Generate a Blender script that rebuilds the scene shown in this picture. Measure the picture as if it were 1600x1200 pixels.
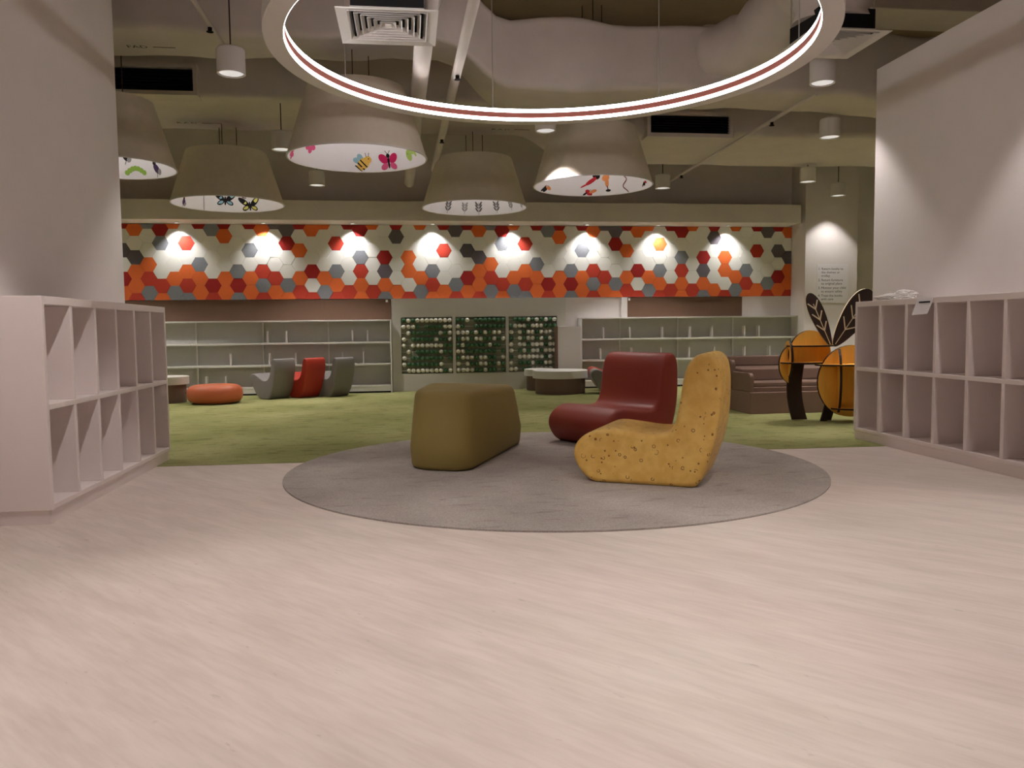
import bpy, bmesh, math, random
from mathutils import Vector, Matrix, noise
R = math.radians
random.seed(7)
for o in list(bpy.data.objects): bpy.data.objects.remove(o)
SC = bpy.context.scene
COL = SC.collection

# ------------------------------------------------------------------ camera
cam = bpy.data.cameras.new('camera'); camo = bpy.data.objects.new('camera', cam); COL.objects.link(camo)
cam.sensor_fit = 'HORIZONTAL'; cam.sensor_width = 36.0; cam.lens = 36.0*1250/1600; cam.clip_end = 100
yaw, pit, roll = R(7.4), R(3.94), R(0.66)
fw = Vector((math.sin(yaw)*math.cos(pit), math.cos(yaw)*math.cos(pit), -math.sin(pit)))
rt = fw.cross(Vector((0, 0, 1))).normalized(); up = rt.cross(fw)
R2 = rt*math.cos(roll) - up*math.sin(roll); U2 = up*math.cos(roll) + rt*math.sin(roll)
camo.matrix_world = Matrix(((R2.x, U2.x, -fw.x, 0), (R2.y, U2.y, -fw.y, 0), (R2.z, U2.z, -fw.z, 1.0), (0, 0, 0, 1)))
SC.camera = camo
SC.cycles.use_light_tree = False

# ------------------------------------------------------------------ world, exposure
w = bpy.data.worlds.new('world'); SC.world = w; w.use_nodes = True
w.node_tree.nodes['Background'].inputs[0].default_value = (.9, .88, .9, 1)
w.node_tree.nodes['Background'].inputs[1].default_value = 0.02
vs = SC.view_settings
vs.view_transform = 'Standard'; vs.look = 'None'; vs.gamma = 1.0; vs.use_curve_mapping = False
vs.exposure = 0.5

# ------------------------------------------------------------------ lamps
WARM = (1.0, .935, .905)
COOL = (1.0, .93, .92)
def spot(name, loc, power, size=88, blend=.35, col=WARM, rad=.05, aim=None):
    l = bpy.data.lights.new(name, 'SPOT'); l.energy = power; l.color = col
    l.spot_size = R(size); l.spot_blend = blend; l.shadow_soft_size = rad
    o = bpy.data.objects.new(name, l); COL.objects.link(o); o.location = loc
    if aim:
        o.rotation_euler = (Vector(aim)-Vector(loc)).to_track_quat('-Z', 'Y').to_euler()
    return o
# downlights over the entrance floor, above and behind the frame
for i, (x, y, p) in enumerate([(-.95, 3.5, 95), (-.9, .9, 68), (1.3, 2.3, 112), (3.1, 1.6, 70), (1.2, -1.6, 55)]):
    spot('ceiling_spot', (x, y, 3.15), p, 92, .3)
spot('ceiling_spot', (3.70, 4.3, 3.18), 58, 92, .4)
# unseen fill lights added over the side aisles to brighten the back
for x, y, p in ((-4.6, 8.0, 160), (-4.6, 11.2, 160), (6.9, 7.6, 160), (7.6, 10.2, 140)):
    spot('aisle_fill', (x, y, 3.1), p, 110, .4)

# ------------------------------------------------------------------ materials
MT = {}
def srgb(c):
    return tuple(((v/255)/12.92 if v/255 <= .04045 else ((v/255+.055)/1.055)**2.4) for v in c)
def mat(name, rgb, rough=.6, spec=.3, metal=0, var=0.0, vscale=8, bump=0.0, bscale=120, emit=None, stretch=None, coat=0, rot=0, var2=None):
    if name in MT: return MT[name]
    m = bpy.data.materials.new(name); m.use_nodes = True
    nt = m.node_tree; b = nt.nodes['Principled BSDF']
    c = srgb(rgb)
    b.inputs['Base Color'].default_value = (*c, 1); b.inputs['Roughness'].default_value = rough
    b.inputs['Specular IOR Level'].default_value = spec; b.inputs['Metallic'].default_value = metal
    if coat: b.inputs['Coat Weight'].default_value = coat
    if emit:
        b.inputs['Emission Color'].default_value = (*emit[0], 1); b.inputs['Emission Strength'].default_value = emit[1]
    if var or bump:
        tc = nt.nodes.new('ShaderNodeTexCoord'); mp = nt.nodes.new('ShaderNodeMapping')
        nt.links.new(tc.outputs['Object'], mp.inputs['Vector'])
        if stretch: mp.inputs['Scale'].default_value = stretch
        mp.inputs['Rotation'].default_value = (0, 0, rot)
    if var:
        n = nt.nodes.new('ShaderNodeTexNoise'); n.inputs['Scale'].default_value = vscale; n.inputs['Detail'].default_value = 6; n.inputs['Roughness'].default_value = .6
        nt.links.new(mp.outputs[0], n.inputs['Vector'])
        r = nt.nodes.new('ShaderNodeValToRGB'); e = r.color_ramp.elements
        e[0].position = .3; e[1].position = .7
        e[0].color = (*(max(0, v*(1-var)) for v in c), 1)
        e[1].color = (*(min(1, v*(1+var)) for v in (srgb(var2) if var2 else c)), 1)
        nt.links.new(n.outputs['Fac'], r.inputs[0]); nt.links.new(r.outputs[0], b.inputs['Base Color'])
    if bump:
        n2 = nt.nodes.new('ShaderNodeTexNoise'); n2.inputs['Scale'].default_value = bscale; n2.inputs['Detail'].default_value = 3
        nt.links.new(mp.outputs[0], n2.inputs['Vector'])
        bp = nt.nodes.new('ShaderNodeBump'); bp.inputs['Strength'].default_value = bump; bp.inputs['Distance'].default_value = .01
        nt.links.new(n2.outputs['Fac'], bp.inputs['Height']); nt.links.new(bp.outputs[0], b.inputs['Normal'])
    MT[name] = m
    return m
def nodes(m): return m.node_tree.nodes, m.node_tree.links, m.node_tree.nodes['Principled BSDF']

WALL = mat('white_paint', (232, 225, 222), .7, .2, var=.02, vscale=3)
CEIL = mat('slab_paint', (178, 160, 144), .9, .1, var=.06, vscale=2)
DUCT = mat('duct_wrap', (208, 199, 192), .75, .2, var=.05, vscale=2.5, bump=.15, bscale=14)
CUB = mat('white_laminate', (236, 224, 220), .45, .35, var=.015, vscale=5)
WHITE = mat('white_enamel', (225, 220, 216), .45, .4)
SHELF = mat('shelf_enamel', (222, 220, 214), .5, .35, var=.02, vscale=4)
SHELFBACK = mat('shelf_back', (196, 194, 188), .55, .3, var=.04, vscale=3)
BLACK = mat('black_metal', (14, 12, 14), .6, .3)
DARKGAP = mat('dark_void', (24, 18, 20), .8, .1)
CABLE = mat('steel_cable', (190, 185, 180), .4, .5, .6)
DCABLE = mat('dark_cable', (55, 45, 42), .6, .3)
LED = mat('led_strip', (255, 255, 255), .5, .2, emit=((1, .975, .98), 10.0))
SALMON = mat('salmon_band', (206, 124, 110), .5, .3)
RINGW = mat('ring_aluminium', (236, 230, 228), .5, .35)
SHADE = mat('shade_fabric', (224, 214, 198), .85, .15, var=.04, vscale=9, bump=.1, bscale=220)
LINING = mat('shade_lining', (238, 234, 236), .7, .2)
BULB = mat('bulb_glass', (255, 250, 245), .5, .2, emit=((1, .95, .95), 2.0))
LENS = mat('downlight_lens', (250, 250, 250), .4, .3, emit=((1, .97, .95), 1.6))
DISC = mat('downlight_disc', (245, 244, 246), .4, .3, emit=((1, .97, .98), .38))
REFL = mat('downlight_reflector', (225, 222, 226), .25, .5, .4)
BROWN = mat('brown_board', (114, 88, 72), .7, .2, var=.05, vscale=4)
BENCH = mat('bench_vinyl', (128, 103, 90), .5, .35, var=.03, vscale=6)
TBROWN = mat('taupe_vinyl', (122, 101, 91), .55, .3)
TTOP = mat('table_white', (214, 210, 202), .4, .4)
PAPER = mat('paper', (236, 232, 234), .6, .2)
INK = mat('ink', (45, 42, 46), .7, .1)
TXT = mat('stencil_black', (28, 22, 20), .8, .1)
BAG = mat('white_plastic_bag', (236, 232, 228), .35, .4)
OLIVE = mat('olive_vinyl', (148, 130, 74), .55, .3, var=.03, vscale=5, bump=.08, bscale=300)
REDV = mat('red_vinyl', (148, 56, 42), .45, .4, var=.03, vscale=4, bump=.05, bscale=300)
GREYV = mat('grey_vinyl', (128, 124, 121), .4, .4, var=.03, vscale=4)
REDB = mat('bright_red_vinyl', (176, 56, 42), .4, .4, var=.03, vscale=4)
ORV = mat('orange_vinyl', (188, 98, 62), .42, .4, var=.04, vscale=4)
PLY = mat('plywood_orange', (248, 192, 92), .6, .25, var=.06, vscale=3, stretch=(6, 6, 1))
PLYEDGE = mat('dark_edge', (46, 30, 26), .6, .2)
PLYL = mat('plywood_pale_edge', (226, 208, 178), .6, .2)
WINGM = mat('wing_brown', (62, 48, 44), .6, .25)
GBEAD = mat('green_bead', (60, 102, 66), .45, .4)
WBEAD = mat('cream_bead', (226, 222, 206), .45, .4)
ABBACK = mat('abacus_back', (150, 150, 130), .8, .1)
ABW = mat('abacus_white', (204, 200, 192), .55, .3)
ROD = mat('abacus_rod', (190, 190, 178), .4, .4)
TILE = {
 'W': mat('felt_white', (238, 236, 230), .95, .05, bump=.15, bscale=160),
 'G': mat('felt_grey', (136, 138, 144), .95, .05, var=.12, vscale=60),
 'D': mat('felt_charcoal', (110, 104, 110), .95, .05, var=.12, vscale=60),
 'c': mat('felt_crimson', (168, 52, 50), .95, .05, var=.05, vscale=60),
 'r': mat('felt_red', (198, 74, 60), .95, .05, var=.05, vscale=60),
 'O': mat('felt_orange', (234, 118, 66), .95, .05, var=.05, vscale=60),
}
for q in (LENS, DISC, BULB): q.cycles.emission_sampling = 'NONE'   # faint glow only, the lamps light the room
# floor: pale streaked vinyl
FLOOR = bpy.data.materials.new('pale_vinyl'); FLOOR.use_nodes = True
def build_floor():
    n, l, b = nodes(FLOOR)
    tc = n.new('ShaderNodeTexCoord')
    def noi(scale, st, rot, det=5):
        m0 = n.new('ShaderNodeMapping'); m0.inputs['Rotation'].default_value = (0, 0, rot); l.new(tc.outputs['Object'], m0.inputs[0])
        mp = n.new('ShaderNodeMapping'); mp.inputs['Scale'].default_value = st; l.new(m0.outputs[0], mp.inputs[0])
        t = n.new('ShaderNodeTexNoise'); t.inputs['Scale'].default_value = scale; t.inputs['Detail'].default_value = det
        l.new(mp.outputs[0], t.inputs['Vector']); return t
    a = noi(2.0, (1, 5, 1), R(48)); c = noi(6, (1, 8, 1), R(48), 4); d = noi(.5, (1, 1.6, 1), R(20), 2)
    r1 = n.new('ShaderNodeValToRGB'); r1.color_ramp.elements[0].position = .3; r1.color_ramp.elements[1].position = .72
    r1.color_ramp.elements[0].color = (*srgb((209, 197, 189)), 1); r1.color_ramp.elements[1].color = (*srgb((222, 210, 203)), 1)
    l.new(a.outputs['Fac'], r1.inputs[0])
    r2 = n.new('ShaderNodeValToRGB'); r2.color_ramp.elements[0].position = .36; r2.color_ramp.elements[1].position = .6
    r2.color_ramp.elements[0].color = (.93, .92, .91, 1); r2.color_ramp.elements[1].color = (1, 1, 1, 1)
    l.new(c.outputs['Fac'], r2.inputs[0])
    r3 = n.new('ShaderNodeValToRGB'); r3.color_ramp.elements[0].position = .35; r3.color_ramp.elements[1].position = .65
    r3.color_ramp.elements[0].color = (1, .955, .94, 1); r3.color_ramp.elements[1].color = (.98, .985, .95, 1)
    l.new(d.outputs['Fac'], r3.inputs[0])
    def mul(x, y):
        m = n.new('ShaderNodeMix'); m.data_type = 'RGBA'; m.blend_type = 'MULTIPLY'; m.inputs[0].default_value = 1
        l.new(x, m.inputs[6]); l.new(y, m.inputs[7]); return m.outputs[2]
    e = noi(14, (1, 2.6, 1), R(48), 4)
    r4 = n.new('ShaderNodeValToRGB'); r4.color_ramp.elements[0].position = .70; r4.color_ramp.elements[1].position = .78
    r4.color_ramp.elements[0].color = (1, 1, 1, 1); r4.color_ramp.elements[1].color = (.78, .77, .76, 1)
    l.new(e.outputs['Fac'], r4.inputs[0])
    l.new(mul(mul(mul(r1.outputs[0], r2.outputs[0]), r3.outputs[0]), r4.outputs[0]), b.inputs['Base Color'])
    b.inputs['Roughness'].default_value = .5; b.inputs['Specular IOR Level'].default_value = .3
build_floor()
def carpet(name, ca, cb, dark, st, rot, s1, s2, p0=.3, p1=.42):
    m = bpy.data.materials.new(name); m.use_nodes = True
    n, l, b = nodes(m); tc = n.new('ShaderNodeTexCoord')
    def noi(scale, st_, rt_, det):
        mp = n.new('ShaderNodeMapping'); mp.inputs['Scale'].default_value = st_; mp.inputs['Rotation'].default_value = (0, 0, rt_)
        l.new(tc.outputs['Object'], mp.inputs[0])
        t = n.new('ShaderNodeTexNoise'); t.inputs['Scale'].default_value = scale; t.inputs['Detail'].default_value = det
        l.new(mp.outputs[0], t.inputs['Vector']); return t
    a = noi(s1, (1, 1, 1), 0, 4); c = noi(s2, st, rot, 6); f = noi(130, (1, 1, 1), 0, 2)
    r1 = n.new('ShaderNodeValToRGB'); r1.color_ramp.elements[0].position = .35; r1.color_ramp.elements[1].position = .65
    r1.color_ramp.elements[0].color = (*srgb(ca), 1); r1.color_ramp.elements[1].color = (*srgb(cb), 1); l.new(a.outputs['Fac'], r1.inputs[0])
    r2 = n.new('ShaderNodeValToRGB'); r2.color_ramp.elements[0].position = p0; r2.color_ramp.elements[1].position = p1
    r2.color_ramp.elements[0].color = (*dark, 1); r2.color_ramp.elements[1].color = (1, 1, 1, 1); l.new(c.outputs['Fac'], r2.inputs[0])
    r3 = n.new('ShaderNodeValToRGB'); r3.color_ramp.elements[0].position = .3; r3.color_ramp.elements[1].position = .7
    r3.color_ramp.elements[0].color = (.8, .8, .8, 1); r3.color_ramp.elements[1].color = (1.1, 1.1, 1.1, 1); l.new(f.outputs['Fac'], r3.inputs[0])
    o = r1.outputs[0]
    for q in (r2, r3):
        x = n.new('ShaderNodeMix'); x.data_type = 'RGBA'; x.blend_type = 'MULTIPLY'; x.inputs[0].default_value = 1
        l.new(o, x.inputs[6]); l.new(q.outputs[0], x.inputs[7]); o = x.outputs[2]
    l.new(o, b.inputs['Base Color']); b.inputs['Roughness'].default_value = .95; b.inputs['Specular IOR Level'].default_value = .05
    bp = n.new('ShaderNodeBump'); bp.inputs['Strength'].default_value = .35; bp.inputs['Distance'].default_value = .006
    l.new(f.outputs['Fac'], bp.inputs['Height']); l.new(bp.outputs[0], b.inputs['Normal'])
    return m
GREEN = carpet('green_carpet', (136, 137, 86), (158, 156, 108), (.76, .76, .7), (1, 1.8, 1), 0, .9, 5, .36, .46)
GREY = carpet('grey_carpet', (160, 151, 144), (180, 171, 163), (.8, .78, .78), (1, 2.5, 1), R(-20), 1.5, 5)
# yellow patterned vinyl: dots, rings and ticks
YEL = bpy.data.materials.new('yellow_pattern_vinyl'); YEL.use_nodes = True
def build_yel():
    n, l, b = nodes(YEL); tc = n.new('ShaderNodeTexCoord')
    def math_(op, a, c=None):
        m = n.new('ShaderNodeMath'); m.operation = op
        for i, v in enumerate((a, c)):
            if v is None: continue
            if isinstance(v, (int, float)): m.inputs[i].default_value = v
            else: l.new(v, m.inputs[i])
        return m.outputs[0]
    nz = n.new('ShaderNodeTexNoise'); nz.inputs['Scale'].default_value = 14; nz.inputs['Detail'].default_value = 5; l.new(tc.outputs['Object'], nz.inputs['Vector'])
    rp = n.new('ShaderNodeValToRGB'); rp.color_ramp.elements[0].position = .35; rp.color_ramp.elements[1].position = .66
    rp.color_ramp.elements[0].color = (*srgb((226, 178, 88)), 1); rp.color_ramp.elements[1].color = (*srgb((240, 200, 112)), 1); l.new(nz.outputs['Fac'], rp.inputs[0])
    def vor(scale, off):
        mp = n.new('ShaderNodeMapping'); mp.inputs['Location'].default_value = off; l.new(tc.outputs['Object'], mp.inputs[0])
        v = n.new('ShaderNodeTexVoronoi'); v.inputs['Scale'].default_value = scale; l.new(mp.outputs[0], v.inputs['Vector'])
        s = n.new('ShaderNodeSeparateColor'); l.new(v.outputs['Color'], s.inputs[0]); return v.outputs['Distance'], s
    masks = []
    d, s = vor(21, (0, 0, 0)); masks.append(math_('MULTIPLY', math_('LESS_THAN', d, .13), math_('GREATER_THAN', s.outputs[0], .25)))
    d, s = vor(15, (3, 1, 2))
    ring = math_('MULTIPLY', math_('GREATER_THAN', d, .11), math_('LESS_THAN', d, .17))
    masks.append(math_('MULTIPLY', math_('MULTIPLY', ring, math_('GREATER_THAN', s.outputs[1], .2)), math_('GREATER_THAN', nz.outputs['Fac'], .46)))
    d, s = vor(16, (7, 5, 4))
    ring = math_('MULTIPLY', math_('GREATER_THAN', d, .2), math_('LESS_THAN', d, .25))
    n2 = n.new('ShaderNodeTexNoise'); n2.inputs['Scale'].default_value = 22; l.new(tc.outputs['Object'], n2.inputs['Vector'])
    masks.append(math_('MULTIPLY', math_('MULTIPLY', ring, math_('GREATER_THAN', s.outputs[2], .25)), math_('GREATER_THAN', n2.outputs['Fac'], .53)))
    tot = math_('MAXIMUM', math_('MAXIMUM', masks[0], masks[1]), masks[2])
    mx = n.new('ShaderNodeMix'); mx.data_type = 'RGBA'; l.new(math_('MULTIPLY', tot, .8), mx.inputs[0]); l.new(rp.outputs[0], mx.inputs[6])
    mx.inputs[7].default_value = (*srgb((112, 42, 20)), 1)
    l.new(mx.outputs[2], b.inputs['Base Color']); b.inputs['Roughness'].default_value = .42; b.inputs['Specular IOR Level'].default_value = .4
build_yel()

# ------------------------------------------------------------------ mesh helpers
ORG = {}
def empty(name, loc, rz=0, label=None, cat=None, group=None):
    o = bpy.data.objects.new(name, None); COL.objects.link(o); o.location = loc; o.rotation_euler = (0, 0, rz)
    o.empty_display_size = .1
    ORG[o.name] = Vector(loc)
    return tag(o, label, cat, group)
def tag(o, label=None, cat=None, group=None, kind=None):
    if label: o['label'] = label
    if cat: o['category'] = cat
    if group: o['group'] = group
    if kind: o['kind'] = kind
    return o
def obj(name, bm, m, parent=None, local=False, smooth=False, angle=35):
    if parent is not None and not local: bmesh.ops.translate(bm, verts=bm.verts, vec=-ORG[parent.name])
    bmesh.ops.recalc_face_normals(bm, faces=bm.faces)
    me = bpy.data.meshes.new(name); bm.to_mesh(me); bm.free()
    for mm in (m if isinstance(m, (list, tuple)) else [m]): me.materials.append(mm)
    if smooth:
        for p in me.polygons: p.use_smooth = True
        try: me.set_sharp_from_angle(angle=R(angle))
        except Exception: pass
    o = bpy.data.objects.new(name, me); COL.objects.link(o)
    if parent is not None:
        o.parent = parent; ORG[o.name] = ORG[parent.name]
    else:
        # put the origin at the base centre of the mesh
        vsx = [v.co for v in me.vertices]
        c = Vector(((min(v.x for v in vsx)+max(v.x for v in vsx))/2, (min(v.y for v in vsx)+max(v.y for v in vsx))/2, min(v.z for v in vsx)))
        me.transform(Matrix.Translation(-c)); o.location = c; ORG[o.name] = c
    return o
def B(): return bmesh.new()
def box(bm, x0, x1, y0, y1, z0, z1, bev=0, seg=2, mi=0):
    r = bmesh.ops.create_cube(bm, size=1)
    vsx = r['verts']
    for v in vsx:
        v.co = Vector(((x0+x1)/2+v.co.x*(x1-x0), (y0+y1)/2+v.co.y*(y1-y0), (z0+z1)/2+v.co.z*(z1-z0)))
    fs = {f for v in vsx for f in v.link_faces}
    for f in fs: f.material_index = mi
    if bev:
        es = list({e for v in vsx for e in v.link_edges})
        bmesh.ops.bevel(bm, geom=es, offset=bev, segments=seg, profile=.5, affect='EDGES')
    return bm
def bx(*a, **k): return box(B(), *a, **k)
def lathe(bm, prof, c=(0, 0, 0), n=48, closed=False):
    rings = []
    for r_, z_ in prof:
        rings.append([bm.verts.new((c[0]+r_*math.cos(2*math.pi*i/n), c[1]+r_*math.sin(2*math.pi*i/n), c[2]+z_)) for i in range(n)])
    m = len(rings)
    for j in range(m if closed else m-1):
        a, b_ = rings[j], rings[(j+1) % m]
        for i in range(n): bm.faces.new((a[i], a[(i+1) % n], b_[(i+1) % n], b_[i]))
    return rings
def disc_solid(prof, c, n=48):
    bm = B(); rings = lathe(bm, prof, c, n)
    bm.faces.new(rings[0]); bm.faces.new(rings[-1]); return bm
def tube(bm, pts, r, n=10, cap=True):
    pts = [Vector(p) for p in pts]; rings = []
    ref = Vector((0, 0, 1))
    for i, p in enumerate(pts):
        t = (pts[min(i+1, len(pts)-1)]-pts[max(i-1, 0)]).normalized()
        rf = ref if abs(t.dot(ref)) < .95 else Vector((1, 0, 0))
        a = t.cross(rf).normalized(); b_ = t.cross(a)
        rr = r[i] if isinstance(r, (list, tuple)) else r
        rings.append([bm.verts.new(p+a*rr*math.cos(2*math.pi*k/n)+b_*rr*math.sin(2*math.pi*k/n)) for k in range(n)])
    for j in range(len(rings)-1):
        for k in range(n): bm.faces.new((rings[j][k], rings[j][(k+1) % n], rings[j+1][(k+1) % n], rings[j+1][k]))
    if cap: bm.faces.new(rings[0]); bm.faces.new(rings[-1])
    return bm
def prism(pts, d, bev=0):
    """closed outline of 3-D points pushed along vector d"""
    bm = B(); d = Vector(d)
    a = [bm.verts.new(p) for p in pts]; b_ = [bm.verts.new(Vector(p)+d) for p in pts]
    n = len(a)
    f1 = bm.faces.new(a); f2 = bm.faces.new(b_)
    for i in range(n): bm.faces.new((a[i], a[(i+1) % n], b_[(i+1) % n], b_[i]))
    if bev: bmesh.ops.bevel(bm, geom=list(set(list(f1.edges)+list(f2.edges))), offset=bev, segments=2, profile=.5, affect='EDGES')
    return bm
def catmull(pts, k=4, closed=True):
    n = len(pts); out = []
    for i in range(n if closed else n-1):
        p = [Vector(pts[(i+j-1) % n] if closed else pts[min(max(i+j-1, 0), n-1)]) for j in range(4)]
        for s in range(k):
            t = s/k
            out.append(.5*((2*p[1])+(p[2]-p[0])*t+(2*p[0]-5*p[1]+4*p[2]-p[3])*t*t+(3*p[1]-p[0]-3*p[2]+p[3])*t**3))
    if not closed: out.append(Vector(pts[-1]))
    return out
def copy_tree(o, parent=None):
    c = o.copy(); COL.objects.link(c)
    if parent is not None: c.parent = parent
    ORG[c.name] = ORG.get(o.name, Vector())
    for ch in list(o.children): copy_tree(ch, c)
    return c
def text_bm(s, size, align='LEFT'):
    cu = bpy.data.curves.new('t', 'FONT'); cu.body = s; cu.size = size; cu.align_x = align; cu.resolution_u = 2
    o = bpy.data.objects.new('t', cu); COL.objects.link(o)
    dg = bpy.context.evaluated_depsgraph_get()
    me = bpy.data.meshes.new_from_object(o.evaluated_get(dg)); bm = B(); bm.from_mesh(me)
    bpy.data.objects.remove(o); bpy.data.curves.remove(cu); bpy.data.meshes.remove(me)
    return bm
def struct(o): o['kind'] = 'structure'; return o

# ------------------------------------------------------------------ room shell
XL, XR, YB, ZC = -7.2, 9.6, 13.24, 4.72
struct(obj('floor', bx(XL, XR, -4, YB, -.1, 0), FLOOR))
struct(obj('ceiling', bx(XL, XR, -4, YB+.2, ZC, ZC+.15), CEIL))
struct(obj('wall_back', bx(XL, XR, YB, YB+.15, 0, ZC), WALL))
struct(obj('wall_far_left', bx(XL-.15, XL, -4, YB, 0, ZC), WALL))
struct(obj('wall_far_right', bx(XR, XR+.15, -4, YB, 0, ZC), WALL))
struct(obj('wall_front', bx(XL, XR, -4.15, -4, 0, ZC), WALL))
struct(obj('wall_left', bx(-2.34, -2.175, -4, 6.6, 0, ZC, bev=.004), WALL))
struct(obj('wall_right', bx(4.16, 4.32, -4, 6.76, 0, 3.25, bev=.004), WALL))
bulk = struct(obj('wall_bulkhead', bx(XL, 6.52, 12.70, YB, 2.70, 3.0, bev=.006), WALL))
p1 = struct(obj('wall_pillar', bx(6.62, 7.56, 12.74, YB, 0, ZC, bev=.008), WALL))

# carpets
bm = B()
def slab_poly(pts, z0, z1):
    return prism([(x, y, z0) for x, y in pts], (0, 0, z1-z0))
tag(obj('green_carpet', slab_poly([(XL, 6.37), (-1.86, 6.235), (3.9, 6.09), (XR, 5.95+.08), (XR, YB), (XL, YB)], 0, .004), GREEN),
    'mottled green carpet covering the floor in front of the shelves', 'carpet')
tag(obj('round_rug', disc_solid([(1.878, 0), (1.878, .009), (1.872, .011)], (1.02, 5.658, 0), 128), GREY),
    'large round grey carpet inset under the ottoman and lounge chairs', 'rug')

# ------------------------------------------------------------------ hexagon wall
DX, HH = .1917, .2213; S = HH/math.sqrt(3); HZ0, HZ1 = 1.513, 2.695
PAT = ['cGWWrO', 'OWWWOG', 'WrWOrG', 'cWWGOO', 'GWWWcr', 'cOWWOO', 'WWWGcG', 'cWGWOO', 'OWWrGr', 'DWWWrO', 'DcWWGO', 'cWOWOr', 'OWWcWr', 'OWWWOG',
       'WrWGOr', 'cWWWWr', 'cWGrOO', 'OWWWWr', 'WWcDOG', 'cDWWWO', 'WWOOWr', 'OWWWOG', 'WWWGrO', 'cWrWWO', 'DWWWGr', 'cWDWcO', 'OWDOOr', 'GWWOrG']
panel = tag(obj('hexagon_tile_wall', bx(XL+.05, 6.612, 13.222, YB-.001, HZ0, HZ1), mat('panel_core', (190, 184, 176), .9, .1)),
            'long band of orange, red, grey and white hexagon felt tiles under the bulkhead', 'wall panel')
def hex_outline(cx, cz, g=.0008):
    s = S-g; h = s*math.sqrt(3)/2
    return [(cx+s, cz), (cx+s/2, cz+h), (cx-s/2, cz+h), (cx-s, cz), (cx-s/2, cz-h), (cx+s/2, cz-h)]
def clip(poly, ax, lim, sign):
    out = []
    for i in range(len(poly)):
        a, b_ = poly[i], poly[(i+1) % len(poly)]
        ia, ib = (a[ax]-lim)*sign <= 0, (b_[ax]-lim)*sign <= 0
        if ia: out.append(a)
        if ia != ib:
            t = (lim-a[ax])/(b_[ax]-a[ax]); out.append((a[0]+t*(b_[0]-a[0]), a[1]+t*(b_[1]-a[1])))
    return out
KEYS = ['W', 'G', 'D', 'c', 'r', 'O']
hexmesh = {}
stuff = B(); YF = 13.205
for k in range(-17, 55):
    cx = -3.79+DX*k
    col = PAT[k % 28]
    for j in range(6):
        cz = (2.62-HH*j) if k % 2 == 0 else (2.731-HH*j)
        ch = col[j]
        if (k, j) == (42, 1): ch = 'O'
        full = HZ0+.11 <= cz <= HZ1-.11 and cx+S < 6.612
        half = (k % 2 == 0 and j == 5) or (k % 2 == 1 and j == 0)
        poly = hex_outline(cx, cz)
        for ax, lim, sg in ((1, HZ1-.001, 1), (1, HZ0+.001, -1), (0, 6.611, 1)): poly = clip(poly, ax, lim, sg)
        if len(poly) < 3: continue
        dy = random.uniform(-.0015, .0015)
        if k < -3 or half:
            t = prism([(x, YF+dy, z) for x, z in poly], (0, .0165, 0))
            for f in t.faces: f.material_index = KEYS.index(ch)
            me = bpy.data.meshes.new('t'); t.to_mesh(me); t.free(); stuff.from_mesh(me); bpy.data.meshes.remove(me)
        else:
            if full and ch in hexmesh:
                o = hexmesh[ch].copy(); COL.objects.link(o); o.location = Vector((cx, YF+dy, cz))-ORG[panel.name]
            else:
                t = prism([(x-cx, 0, z-cz) for x, z in poly], (0, .0165, 0), bev=0)
                f = min(t.faces, key=lambda q: q.calc_center_median().y)
                bmesh.ops.bevel(t, geom=list(f.edges), offset=.002, segments=1, profile=.5, affect='EDGES')
                o = obj('hexagon_tile', t, TILE[ch], panel, local=True)
                o.location = Vector((cx, YF+dy, cz))-ORG[panel.name]
                if full: hexmesh[ch] = o
tag(obj('cut_edge_tiles', stuff, [TILE[k] for k in KEYS], panel), kind='stuff')

# recessed downlights under the bulkhead
rec = None
for i, x in enumerate((-6.1, -4.8, -3.50, -2.2, -.83, .44, 1.71, 2.98, 4.19, 5.41)):
    y = 13.07
    spot('wall_washer', (x, 13.07, 2.68), 34, 108, .85, (1, .97, .95), .02)
    if x < -4: continue
    t = empty('recessed_downlight', (x, y, 2.7), 0,
              ['leftmost', 'second', 'third', 'fourth', 'fifth', 'sixth', 'seventh', 'rightmost'][i-2]+' small recessed downlight above the hexagon tiles, counted from left', 'downlight', 'recessed downlights over the hexagon tiles')
    bmx = B(); lathe(bmx, [(.032, -.001), (.05, -.001), (.05, -.008), (.034, -.008)], (x, y, 2.7), 24, closed=True)
    obj('trim_ring', bmx, WHITE, t); obj('lens', disc_solid([(.032, -.003), (.032, -.001)], (x, y, 2.7), 20), LENS, t)

# ------------------------------------------------------------------ back wall: boards, shelving, abacus
def board(x0, x1, label, clipx):
    b_ = tag(obj('pin_board', bx(x0, x1, 13.216, YB-.001, 1.176, 1.507, bev=.003), BROWN), label, 'board')
    obj('corner_clip', bx(clipx-.018, clipx+.018, 13.208, 13.216, 1.455, 1.495, bev=.003), WHITE, b_)
board(-5.4, -1.322, 'long brown board above the left shelving, left of the seam', -5.3)
board(-1.3215, -.255, 'shorter brown board above the left shelving, touching the abacus wall', -.32)
board(3.68, 5.73, 'brown board standing on the right shelving below the tiles', 3.73)
tag(obj('white_post', bx(3.585, 3.678, 13.14, YB-.001, 1.172, 1.507, bev=.004), WHITE), 'short white post at the left end of the right brown board', 'post')

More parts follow.
